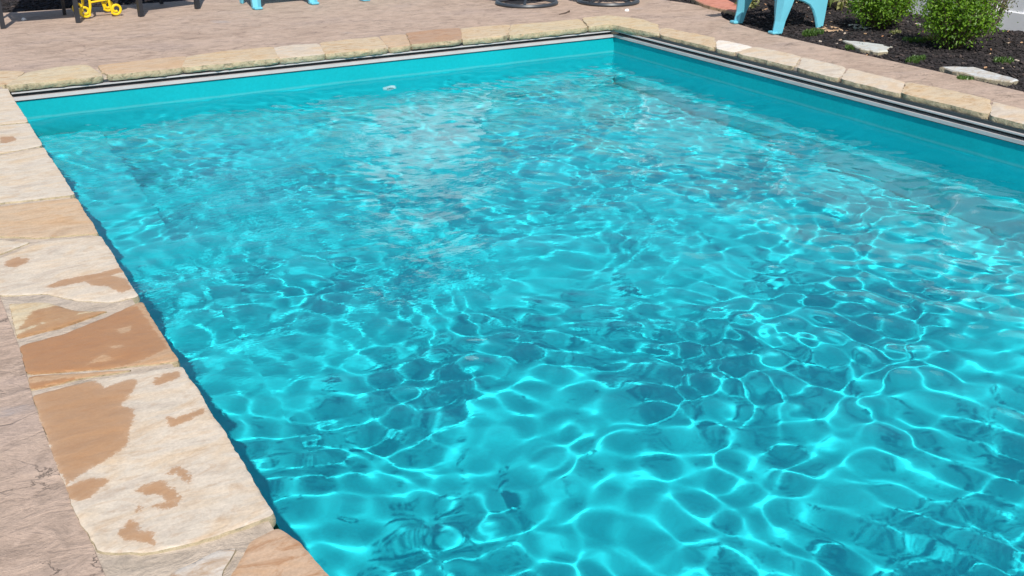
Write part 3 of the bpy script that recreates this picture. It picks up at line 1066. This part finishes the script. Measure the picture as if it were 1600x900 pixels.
inR = lambda x, y: inside(bedR, x, y)
inF = lambda x, y: inside(bedF, x, y)
tag(scatter_chips(inR, 15000, (6.05, 8.0, 3.6, 9.2), 'bark_mulch', M['mulch'], .014, .045), 'dark shredded bark mulch covering the bed along the white fence', 'mulch', kind='stuff')
tag(scatter_chips(inF, 4500, (-.6, 3.2, 10.8, 12.4), 'bark_mulch', M['mulch'], .02, .06), 'dark bark mulch in the bed behind the black armchairs', 'mulch', kind='stuff')
tag(scatter_chips(inR, 110, (6.2, 7.9, 3.9, 8.6), 'leaf_litter', M['litter'], .012, .034, .008), 'pale dry leaf litter strewn over the dark mulch', 'litter', kind='stuff')


# stepping flagstones half sunk in the mulch
def flag(pxs, tint, label, z=.02, th=.05):
    poly = [G(*p, z) for p in pxs]
    cx = sum(p[0] for p in poly) / len(poly); cy = sum(p[1] for p in poly) / len(poly)
    for _ in range(2):
        q = []
        for a, b in zip(poly, poly[1:] + poly[:1]):
            mx, my = (a[0] + b[0]) / 2 + rnd.uniform(-.012, .012), (a[1] + b[1]) / 2 + rnd.uniform(-.012, .012)
            q += [a, (mx, my)]
        poly = q
    V = []; k = len(poly)
    for zz, sc_ in ((z - th, .97), (z - .008, 1.0), (z, .95)):
        V += [(cx + (x - cx) * sc_, cy + (y - cy) * sc_, zz + .006 * mnoise.noise(Vector((x * 8, y * 8, zz)))) for x, y in poly]
    F = []
    for r_ in range(2):
        for i in range(k):
            j = (i + 1) % k
            F.append((r_ * k + i, r_ * k + j, (r_ + 1) * k + j, (r_ + 1) * k + i))
    V.append((cx, cy, z + .002)); c = len(V) - 1
    F += [(2 * k + i, 2 * k + (i + 1) % k, c) for i in range(k)]
    me = mesh('flagstone', V, F)
    at = me.attributes.new('wet', 'FLOAT', 'POINT'); at.data.foreach_set('value', [.44] * len(V))
    o = obj('flagstone', me, M['stone']); o.color = (*tint, 1)
    return tag(o, label, 'stone', 'flagstones sunk in the mulch')


flag([(1316, 62), (1352, 65), (1397, 72), (1388, 79), (1372, 81), (1345, 76)], (.56, .58, .55), 'grey flagstone in the mulch in front of the smaller clipped shrub')
flag([(1468, 104), (1520, 104), (1560, 115), (1592, 124), (1580, 128), (1530, 120), (1495, 112)], (.55, .56, .55), 'long grey flagstone in the mulch in front of the larger clipped shrub')
flag([(1262, 37), (1290, 38), (1318, 46), (1310, 49), (1284, 47)], (.60, .40, .24), 'orange flagstone in the mulch behind the light blue chair')
flag([(1316, 37), (1345, 38), (1366, 44), (1360, 49), (1335, 44)], (.50, .52, .48), 'mossy grey flagstone touching the foot of the smaller clipped shrub')
flag([(1404, 31), (1425, 33), (1442, 38), (1436, 41), (1415, 38)], (.46, .48, .46), 'thin grey flagstone lying by the fence between the two clipped shrubs')
flag([(1082, -12), (1130, -4), (1158, 10), (1162, 19), (1140, 16), (1100, 6), (1080, -3)], (.58, .24, .17), 'red sandstone slab in the mulch behind the light blue chair', .03, .07)


# ---- shrubs
def leaf_cloud(name, centres, size, mat, parent, jitter=.5):
    V, F = [], []
    for (p, nrm) in centres:
        L = size * rnd.uniform(.7, 1.25); W = L * .55
        q = nrm.to_track_quat('Z', 'Y').to_matrix() @ Matrix.Rotation(rnd.uniform(0, 6.28), 3, 'Z') @ Matrix.Rotation(rnd.uniform(-jitter, jitter), 3, 'X')
        b = len(V)
        for a, c, h in ((0, -L / 2, 0), (W / 2, 0, .12 * L), (0, L / 2, 0), (-W / 2, 0, .12 * L)):
            w = q @ Vector((a, c, h)); V.append((p[0] + w.x, p[1] + w.y, p[2] + w.z))
        F += [(b, b + 1, b + 2), (b, b + 2, b + 3)]
    return obj(name, mesh(name, V, F), mat, parent)


def shrub(name, loc, width, height, nstem, nleaf, leaf, mats, label, cat='shrub', vase=True, seed=1, group=None, sparse=0.0, droop=0.0):
    R_ = random.Random(seed)
    t = empty(name, (loc[0], loc[1], bed_z(*loc) - .005))
    stems = MB(); cl = []
    tips = []
    for i in range(nstem):
        a = 2 * math.pi * i / nstem + R_.uniform(-.3, .3)
        r = width / 2 * math.sqrt(R_.uniform(.05, 1)); h = height * R_.uniform(.55, 1.0) * (1 - .35 * (r / (width / 2)) ** 2)
        pts = [Vector((.02 * math.cos(a), .02 * math.sin(a), 0))]
        for q in (.3, .6, 1.0):
            rr = r * q ** (.62 if vase else .9)
            pts.append(Vector((rr * math.cos(a + .2 * q) + R_.uniform(-.012, .012), rr * math.sin(a + .2 * q) + R_.uniform(-.012, .012), h * q - droop * q * q * r)))
        stems.tube(pts, [.006, .005, .0035, .0015], 5)
        tips.append(pts)
        for s in range(3):
            base = pts[2].lerp(pts[3], R_.uniform(0, .6)); d = Vector((R_.uniform(-1, 1), R_.uniform(-1, 1), R_.uniform(.2, 1.2))).normalized() * R_.uniform(.05, .12) * (width / .5)
            stems.tube([base, base + d], [.003, .0012], 4); tips.append([base, base, base + d * .5, base + d])
    while len(cl) < nleaf:
        pts = R_.choice(tips)
        q = R_.uniform(.22 + sparse * .3, 1.02); seg = min(2, int(q * 3)); p = pts[seg].lerp(pts[seg + 1], q * 3 - seg)
        off = Vector((R_.gauss(0, 1), R_.gauss(0, 1), R_.gauss(0, 1))) * (.018 + .028 * q) * (width / .5)
        p2 = p + off
        if p2.z < .02: continue
        nrm = (off.normalized() + Vector((0, 0, .8)) + Vector((R_.uniform(-1, 1), R_.uniform(-1, 1), R_.uniform(-.4, .6))) * .7).normalized()
        cl.append((p2, nrm))
    stems.build('stem', mats[0], t)
    leaf_cloud('foliage', cl, leaf, mats[1], t)
    return tag(t, label, cat, group)


shrub('clipped_shrub', G(1372, 50), .52, .54, 50, 7600, .024, (M['bark'], M['box_leaf']), 'smaller bright green small-leaved shrub in the mulch with grey flagstone before it', seed=3, group='bright green shrubs by the fence')
shrub('clipped_shrub', G(1487, 80), .58, .60, 58, 9200, .025, (M['bark'], M['box_leaf']), 'larger bright green small-leaved shrub in the mulch beside the twiggy brown bush', seed=4, group='bright green shrubs by the fence')
shrub('twiggy_bush', G(1538, 62), .46, .75, 40, 1700, .022, (M['twig'], M['olive_leaf']), 'sparse twiggy olive brown bush between larger green shrub and white fence', 'bush', True, 5, None, .6)
shrub('broadleaf_plant', G(1308, 16), .42, .34, 18, 130, .10, (M['twig'], M['cream_leaf']), 'cream edged leafy plant behind the light blue chair', 'plant', True, 6, None, 0, .25)
shrub('broadleaf_plant', G(1250, 6), .40, .32, 18, 160, .09, (M['twig'], M['tuft_leaf']), 'dark green leafy plant growing behind the seat of the light blue chair', 'plant', True, 8, None, 0, .25)
shrub('broadleaf_plant', G(1168, 14), .22, .16, 16, 240, .035, (M['twig'], M['cream_leaf']), 'yellow green low plant beside the red sandstone slab', 'plant', True, 9, None, 0, .2)


def tuft(q, w, h, n, label, mat='tuft_leaf', seed=1):
    x, y = G(*q)
    R_ = random.Random(seed)
    V, F = [], []
    for i in range(n):
        a = R_.uniform(0, 6.28); r = w / 2 * math.sqrt(R_.random())
        bx, by = x + r * math.cos(a), y + r * math.sin(a) * .6
        z = bed_z(bx, by); L = h * R_.uniform(.3, .75); d = R_.uniform(0, 6.28); le = R_.uniform(.1, .7) * L; wd = R_.uniform(.004, .008)
        ex, ey = math.cos(d), math.sin(d)
        b = len(V)
        V += [(bx - ey * wd * .5, by + ex * wd * .5, z), (bx + ey * wd * .5, by - ex * wd * .5, z), (bx + ex * le * .5 + ey * wd, by + ey * le * .5 - ex * wd, z + L * .7),
              (bx + ex * le, by + ey * le, z + L), (bx + ex * le * .5 - ey * wd, by + ey * le * .5 + ex * wd, z + L * .7)]
        F.append((b, b + 1, b + 2, b + 3, b + 4))
    o = obj('ground_cover_tuft', mesh('ground_cover_tuft', V, F), M[mat])
    return tag(o, label, 'plant', 'small green tufts in the mulch')


tuft((1270, 54), .20, .055, 420, 'green tuft at the rear foot of the light blue chair', seed=1)
tuft((1336, 74), .17, .045, 300, 'green tuft along the front of the grey flagstone by the smaller shrub', seed=2)
tuft((1430, 94), .16, .05, 320, 'green tuft alone near the slab edge between the two grey flagstones', seed=3)
tuft((1512, 121), .17, .05, 330, 'green tuft growing against the long grey flagstone', seed=4)
tuft((1567, 101), .17, .05, 330, 'green tuft in open mulch behind the long grey flagstone', seed=5)
tuft((1428, 70), .22, .05, 340, 'low green tuft under the edge of the larger green shrub', seed=6)
tuft((1398, 57), .11, .04, 150, 'pale yellow green tuft right beside the smaller green shrub', 'cream_leaf', seed=7)
tuft((1455, 66), .16, .05, 220, 'pale straw tuft under the larger green shrub', 'cream_leaf', seed=9)


# ---- white vinyl fence along the bed
def fence(a, b, label, hgt=1.8, plank=.18):
    L = math.hypot(b[0] - a[0], b[1] - a[1]); an = math.atan2(b[1] - a[1], b[0] - a[0])
    t = empty('vinyl_fence', (a[0], a[1], 0), an)
    vm = M['vinyl']
    pm = MB().box((0, 0, hgt / 2), (plank - .006, .022, hgt - .2), None, .004)
    pmesh = mesh('plank', pm.v, pm.f)
    npl = int(L / plank)
    for i in range(npl):
        o = bpy.data.objects.new('plank', pmesh); col.objects.link(o); o.parent = t; o.location = ((i + .5) * plank, 0, .06)
        if i == 0: pmesh.materials.append(vm)
    npost = int(L / 2.4) + 1
    for i in range(npost + 1):
        x = min(L, i * 2.4)
        MB().box((x, 0, hgt / 2), (.127, .127, hgt + .04), None, .006).build('post', vm, t)
        if x >= L: break
    for z, hh in ((.085, .17), (hgt - .02, .12)):
        MB().box((L / 2, 0, z), (L, .050, hh), None, .006).build('rail', vm, t)
    return tag(t, label, 'fence')


fence((7.94, 1.0), (8.02, 13.6), 'white vinyl plank fence behind the mulch bed and green shrubs')




# ---- unseen white building, added above the frame to mirror pale glare in the water
def reflector(cx, y, w, d, h, ridge):
    t = empty('added_reflector', (cx, y, -.09))
    hw = w / 2
    wm = M['vinyl']
    MB().prism([(-hw, 0), (hw, 0), (hw, h), (0, ridge), (-hw, h)], 0, d, 'y').build('wall', wm, t)
    for s_ in (-1, 1):
        L = math.hypot(hw + .25, ridge - h); a = math.atan2(ridge - h, hw)
        MB().box((s_ * (hw + .12) / 2, d / 2, (h + ridge) / 2 + .02), (L + .15, d + .5, .08), Matrix.Rotation(s_ * a, 3, 'Y')).build('roof', M['grate'], t)
    for k in range(int(h / .18)):
        MB().box((0, -.008, .12 + k * .18), (w - .02, .02, .155)).build('clapboard', wm, t)
    dr_ = MB().box((0, -.05, 1.05), (.95, .06, 2.1), None, .01).build('door', M['grate'], t)
    MB().tube([(.35, -.10, 1.0), (.35, -.10, 1.12)], .015, 6).build('handle', M['fitting'], dr_)
    return tag(t, 'unseen white gabled building added to mirror pale glare in the pool', 'reflector')


reflector(9.9, 21.0, 3.2, 5.0, 4.9, 6.6)

print('objects', len(bpy.data.objects), 'tris', sum(len(m.polygons) * 2 for m in bpy.data.meshes))
